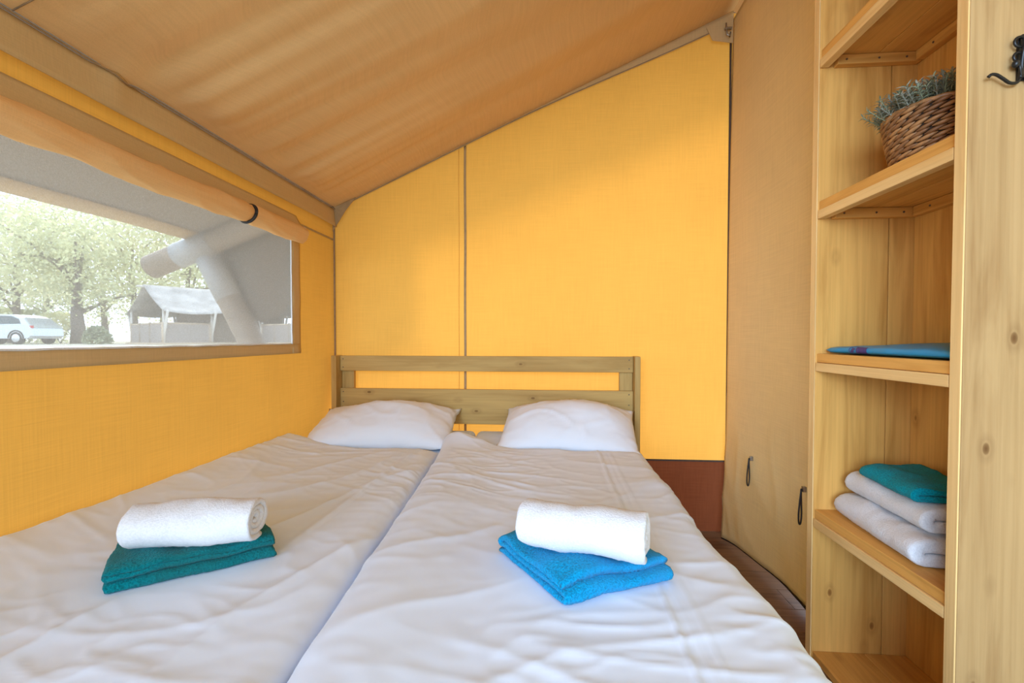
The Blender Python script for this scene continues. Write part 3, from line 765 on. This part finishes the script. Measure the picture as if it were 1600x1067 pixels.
for nme, c in (('leaf1', (.60, .60, .36)), ('leaf2', (.72, .70, .46)), ('leaf3', (.46, .48, .30))):
    m, nt, nodes, L = new_mat('tree_'+nme)
    f = noise_tex(nt, coords(nt, (1, 1, 1)), 1.2, 3); cc = ramp(nt, f, [(.3, tuple(x*.7 for x in c)), (.7, tuple(x*1.25 for x in c))])
    d = N(nt, 'ShaderNodeBsdfDiffuse'); t_ = N(nt, 'ShaderNodeBsdfTranslucent'); L.new(cc, d.inputs[0]); L.new(cc, t_.inputs[0])
    ms = N(nt, 'ShaderNodeMixShader'); ms.inputs[0].default_value = .5; L.new(d.outputs[0], ms.inputs[1]); L.new(t_.outputs[0], ms.inputs[2]); out(nt, ms.outputs[0]); M[nme] = m
M['bark'] = plain('bark', (.16, .125, .10), .9, var=.3, sc_=8)
M['twall'] = plain('neighbour_tent_canvas', (.20, .15, .11), .9)
M['tfly'] = plain('neighbour_fly_canvas', (.36, .33, .30), .9, var=.25, sc_=1.5)
M['post'] = plain('weathered_pole', (.55, .50, .44), .8)
M['rail'] = plain('rail_cloth', (.30, .25, .22), .9)
M['railw'] = plain('rail_timber', (.50, .38, .26), .8)
def W3(u, dist): return RV*u+FV*dist
def px_u(x, Zc): return (x-800)/711.1*Zc               # metres sideways for a bearing at this depth
def tree(u, dist, h, rx, rz_, nleaf, seed, mat, label, trunk=.18, low=.25):
    rnd = random.Random(seed); b = W3(u, dist); b.z = gz(math.hypot(b.x, b.y))-.05
    t = thing('broadleaf_tree', label, 'tree', b, 'trees beyond the window')
    top = b+Vector((rnd.uniform(-.4, .4), rnd.uniform(-.4, .4), h*.75))
    tp = [b.lerp(top, i/7)+Vector((.12*nz(i*.7, seed), .12*nz(i*.7, seed+5), 0))*(i > 0) for i in range(8)]
    mesh('trunk', tube(tp, [trunk*(1.25-.15*i) if i < 7 else trunk*.15 for i in range(8)], 10), M['bark'], t, True)
    cc = b+Vector((0, 0, h*(1+low)/2)); cl = []
    for i in range(9):
        s = tp[2+i % 5]; e = cc+Vector((rnd.uniform(-1, 1)*rx*.8, rnd.uniform(-1, 1)*rx*.8, rnd.uniform(-.7, .8)*rz_))
        mid = s.lerp(e, .5)+Vector((0, 0, .25)); cl.append(e); cl.append(mid)
        mesh('branch', tube([s, s.lerp(mid, .6), mid, e], [trunk*.45, trunk*.32, trunk*.25, trunk*.06], 7), M['bark'], t, True)
    for i in range(26):
        a = rnd.uniform(0, 2*PI); q = rnd.uniform(-1, 1); r2 = math.sqrt(1-q*q)*rnd.uniform(.5, .95)
        cl.append(cc+Vector((math.cos(a)*r2*rx, math.sin(a)*r2*rx, q*rz_*.9)))
    V, F = [], []
    for i in range(nleaf):
        c = rnd.choice(cl); sg = rx*.26
        p = c+Vector((rnd.gauss(0, sg), rnd.gauss(0, sg), rnd.gauss(0, sg*.7)))
        if p.z < b.z+h*low*.6: p.z = b.z+h*low*.6+rnd.uniform(0, .5)
        a = Vector((rnd.uniform(-1, 1), rnd.uniform(-1, 1), rnd.uniform(-1, 1))).normalized(); s = a.cross(Vector((rnd.uniform(-1, 1), rnd.uniform(-1, 1), rnd.uniform(-1, 1)))).normalized()
        Ln = rnd.uniform(.16, .32); ww = Ln*.32; n = len(V)
        V += [p-a*Ln*.5, p+s*ww, p+a*Ln*.5, p-s*ww]; F.append((n, n+1, n+2, n+3))
    tag(mesh('foliage', (V, F), M[mat], t), kind='stuff')
TR = [(122, 27, 8.5, 3.4, 3.0, 5200, 1, 'leaf1', 'olive-green tree whose trunk stands between the silver car and neighbouring tent', .30, .24),
      (20, 30, 9.5, 3.6, 3.8, 5200, 2, 'leaf2', 'pale green tree rising straight behind the silver car', .22, .20),
      (212, 32, 10, 3.6, 3.6, 5200, 3, 'leaf2', 'pale green tree directly behind the neighbouring tent ridge', .2, .25),
      (300, 34, 9.5, 3.4, 3.8, 4600, 4, 'leaf1', 'olive-green tree behind the log rafter end', .2, .25),
      (-90, 30, 9.5, 3.6, 3.6, 3600, 5, 'leaf3', 'dark green tree at the far left edge of the window view', .2, .2),
      (70, 40, 12, 4.6, 5.4, 5200, 6, 'leaf3', 'dark green tall tree in the back row between the two pale trees', .25, .15),
      (165, 44, 13, 5.0, 5.8, 5200, 7, 'leaf1', 'tall olive-green tree in the back row behind the trunk by the tent', .25, .12),
      (370, 46, 13, 5.0, 5.8, 4600, 8, 'leaf3', 'tall dark green tree in the back row right of the log leg', .25, .12),
      (255, 48, 14, 5.2, 6.0, 4600, 9, 'leaf2', 'tall pale green tree in the back row above the neighbouring tent', .25, .12)]
for (x, Z, h, rx, rzz, n, sd_, mt_, lb, tk, lw) in TR: tree(px_u(x, Z), Z, h, rx, rzz, n, sd_, mt_, lb, tk, lw)
def shrub(x, Z, rx, h, seed, mat, label):
    rnd = random.Random(seed); b = W3(px_u(x, Z), Z); b.z = gz(math.hypot(b.x, b.y))-.03
    t = thing('shrub', label, 'shrub', b, 'shrubs along the far edge')
    V, F = [], []; stems = []
    for i in range(7):
        a = rnd.uniform(0, 2*PI); stems.append(tube([b, b+Vector((math.cos(a)*rx*.3, math.sin(a)*rx*.3, h*.5)), b+Vector((math.cos(a)*rx*.7, math.sin(a)*rx*.7, h*.85))], [.02, .015, .006], 5))
    mesh('stem', join(*stems), M['bark'], t, True)
    for i in range(1500):
        a = rnd.uniform(0, 2*PI); q = rnd.uniform(0, 1)**.7; r2 = math.sqrt(max(0, 1-q*q*.9))*rnd.uniform(.3, 1)
        p = b+Vector((math.cos(a)*r2*rx, math.sin(a)*r2*rx, q*h))
        d1 = Vector((rnd.uniform(-1, 1), rnd.uniform(-1, 1), rnd.uniform(-.3, 1))).normalized(); s = d1.cross(Vector((rnd.uniform(-1, 1), rnd.uniform(-1, 1), .3))).normalized()
        Ln = rnd.uniform(.12, .24); n = len(V); V += [p-d1*Ln*.5, p+s*Ln*.3, p+d1*Ln*.5, p-s*Ln*.3]; F.append((n, n+1, n+2, n+3))
    tag(mesh('foliage', (V, F), M[mat], t), kind='stuff')
shrub(95, 29, 1.6, 2.0, 3, 'leaf2', 'yellow-green shrub just left of the tree trunk')
shrub(45, 31, 1.8, 2.3, 4, 'leaf3', 'dark green shrub above the rear of the silver car')
shrub(5, 31, 1.8, 2.4, 8, 'leaf1', 'olive shrub above the roof of the silver car')
shrub(152, 25.5, .7, 1.0, 5, 'leaf3', 'low dark shrub at the neighbouring tent corner post')

def neighbour(u0, Z, label, ang=.96):
    """ridge tent with porch: origin under the front peak; a runs along the ridge, c across"""
    b = W3(u0, Z); b.z = gz(math.hypot(b.x, b.y))-.02
    t = thing('safari_tent', label, 'tent', b, 'neighbouring tents')
    ra = RV*math.cos(ang)+FV*math.sin(ang); ca = RV*math.sin(ang)-FV*math.cos(ang)      # ridge away to the right, across towards us
    def P(a, c, z): return b+ra*a+ca*c+Vector((0, 0, z))
    hw, pk, ev, Ln = 2.8, 3.15, 1.68, 6.5
    def slope(s):
        def f(u, v):
            sag = -.10*math.sin(PI*v)*(1-.3*math.sin(PI*u))
            return P(lerp(0, Ln, u), s*hw*v, lerp(pk, ev, v)+sag-.12*math.sin(PI*min(1, u*2.5))*v)
        return f
    for s in (-1, 1): mesh('fly_slope', sheet(grid(slope(s), 16, 10), .03), M['tfly'], t, True)
    # inner body set back behind the porch
    w0, h0 = 2.1, 1.7
    V = [P(2.2, -w0, 0), P(2.2, w0, 0), P(2.2, w0, h0), P(2.2, 0, 2.8), P(2.2, -w0, h0), P(6.3, -w0, 0), P(6.3, w0, 0), P(6.3, w0, h0), P(6.3, 0, 2.8), P(6.3, -w0, h0)]
    mesh('canvas_body', (V, [(0, 1, 2, 3, 4), (5, 9, 8, 7, 6), (0, 5, 6, 1), (1, 6, 7, 2), (2, 7, 8, 3), (3, 8, 9, 4), (4, 9, 5, 0)]), M['twall'], t)
    for a in (.15, 2.3, 6.2):
        for s in (-1, 1):
            mesh('pole', tube([P(a, s*2.35, 0), P(a, s*2.35, 2.0)], .07, 8), M['post'], t, True)
            mesh('pole', tube([P(a, s*2.2, 0), P(a, s*2.85, 1.72)], .06, 8), M['post'], t, True)
    mesh('ridge_pole', tube([P(-.25, 0, pk-.08), P(Ln, 0, pk-.08)], .06, 8), M['post'], t, True)
    for (a0, c0, a1, c1) in ((.1, -2.3, .1, -.9), (.1, -.9, .1, .6), (.1, .6, .1, 2.3), (.1, 2.35, 2.2, 2.35)):
        p0, p1 = P(a0, c0, .12), P(a1, c1, .12); d = (p1-p0)
        sd2 = d.cross(Vector((0, 0, 1))).normalized()*.02
        V = [p0-sd2, p1-sd2, p1+sd2, p0+sd2]; V += [q+Vector((0, 0, .95)) for q in V]
        mesh('rail_panel', (V, [(0, 3, 2, 1), (4, 5, 6, 7), (0, 1, 5, 4), (1, 2, 6, 5), (2, 3, 7, 6), (3, 0, 4, 7)]), M['rail'], t)
        for q in (p0, p1): mesh('rail_post', tube([q-Vector((0, 0, .12)), q+Vector((0, 0, 1.05))], .05, 8), M['railw'], t, True)
        mesh('rail_top', tube([p0+Vector((0, 0, .98)), p1+Vector((0, 0, .98))], .045, 8), M['railw'], t, True)
    mesh('deck', ([P(-.1, -2.6, .0), P(-.1, 2.6, 0), P(6.4, 2.6, 0), P(6.4, -2.6, 0), P(-.1, -2.6, .12), P(-.1, 2.6, .12), P(6.4, 2.6, .12), P(6.4, -2.6, .12)], [(0, 3, 2, 1), (4, 5, 6, 7), (0, 1, 5, 4), (1, 2, 6, 5), (2, 3, 7, 6), (3, 0, 4, 7)]), M['railw'], t)
neighbour(px_u(225, 24), 24, 'brown safari tent with porch seen under the log rafter end')
neighbour(px_u(440, 25), 25, 'brown safari tent mostly hidden behind the splayed log leg')

# silver car
cb = W3(px_u(77, 25), 25); cdir = RV.copy(); cw = FV.copy()
ct = cb-cdir*2.25; ct.z = gz(math.hypot(ct.x, ct.y))
car = thing('car', 'silver estate car parked under the trees, rear end towards the tents', 'car', ct)
paint = plain('silver_paint', (.55, .58, .62), .25, metal=.5, spec=.6, var=.03); glass = plain('car_glass', (.05, .07, .08), .12); tyre = plain('tyre', (.03, .03, .03), .8); rim = plain('alloy', (.6, .6, .62), .3, metal=.7); redl = plain('tail_lamp', (.5, .03, .03), .3)
def Cp(l, w_, h): return ct+cdir*l+cw*w_+Vector((0, 0, h))
def prof(pts, w0, inset=0.0, zi=None):
    V, F = [], []; n = len(pts)
    ws = [(-w0, 1), (-w0+.08, 0), (w0-.08, 0), (w0, 1)]
    for (wv, e) in ws:
        for (l, h) in pts:
            k = inset*max(0, (h-.9)) if zi else 0
            cl_, ch_ = sum(p[0] for p in pts)/n, sum(p[1] for p in pts)/n
            V.append(Cp(l+(cl_-l)*.03*e, wv*(1-k), h+(ch_-h)*.05*e))
    for j in range(3):
        for i in range(n): F.append((j*n+i, j*n+(i+1) % n, (j+1)*n+(i+1) % n, (j+1)*n+i))
    F.append(tuple(range(n))[::-1]); F.append(tuple(range(3*n, 4*n))); return V, F
bodyp = [(-2.2, .35), (-2.25, .7), (-1.9, .88), (-1.0, 1.0), (1.6, 1.05), (2.05, 1.05), (2.2, .85), (2.25, .45), (2.1, .30), (-2.0, .28)]
housep = [(-1.1, 1.0), (-.35, 1.50), (.3, 1.62), (1.1, 1.60), (1.65, 1.42), (2.05, 1.03)]
recalc(mesh('body', prof(bodyp, .9), paint, car)); recalc(mesh('roof_shell', prof(housep, .82, .22, 1), paint, car))
winp = [(-.85, 1.06), (-.30, 1.43), (.3, 1.53), (1.0, 1.51), (1.40, 1.36), (1.55, 1.10)]
V = [Cp(l, -.83*(1-.22*max(0, h-.9))-.012, h) for l, h in winp]+[Cp(l, -.83*(1-.22*max(0, h-.9))+.03, h) for l, h in winp]; n = len(winp)
recalc(mesh('side_window', (V, [tuple(range(n)), tuple(range(n, 2*n))[::-1]]+[(i, n+i, n+(i+1) % n, (i+1) % n) for i in range(n)]), glass, car))
for l in (-1.35, 1.40):
    for s in (-1, 1):
        wh = mesh('wheel', tube([Cp(l, s*.80-.10, .33), Cp(l, s*.80+.10, .33)], .33, 20), tyre, car, True)
        mesh('rim', tube([Cp(l, s*.91, .33), Cp(l, s*.93, .33)], [.24, .20], 14), rim, wh, True)
        ar = [Cp(l+.40*math.cos(a), s*.905, .33+.40*math.sin(a)) for a in [i*PI/12 for i in range(13)]]
        mesh('wheel_arch', tube(ar, .035, 6), tyre, car, True)
mesh('tail_lamp', xf(bx((-.10, -.05, -.07), (.10, .05, .07), .02), Matrix.Translation(Cp(2.12, -.80, .93)) @ Matrix.Rotation(psi, 4, 'Z')), redl, car)
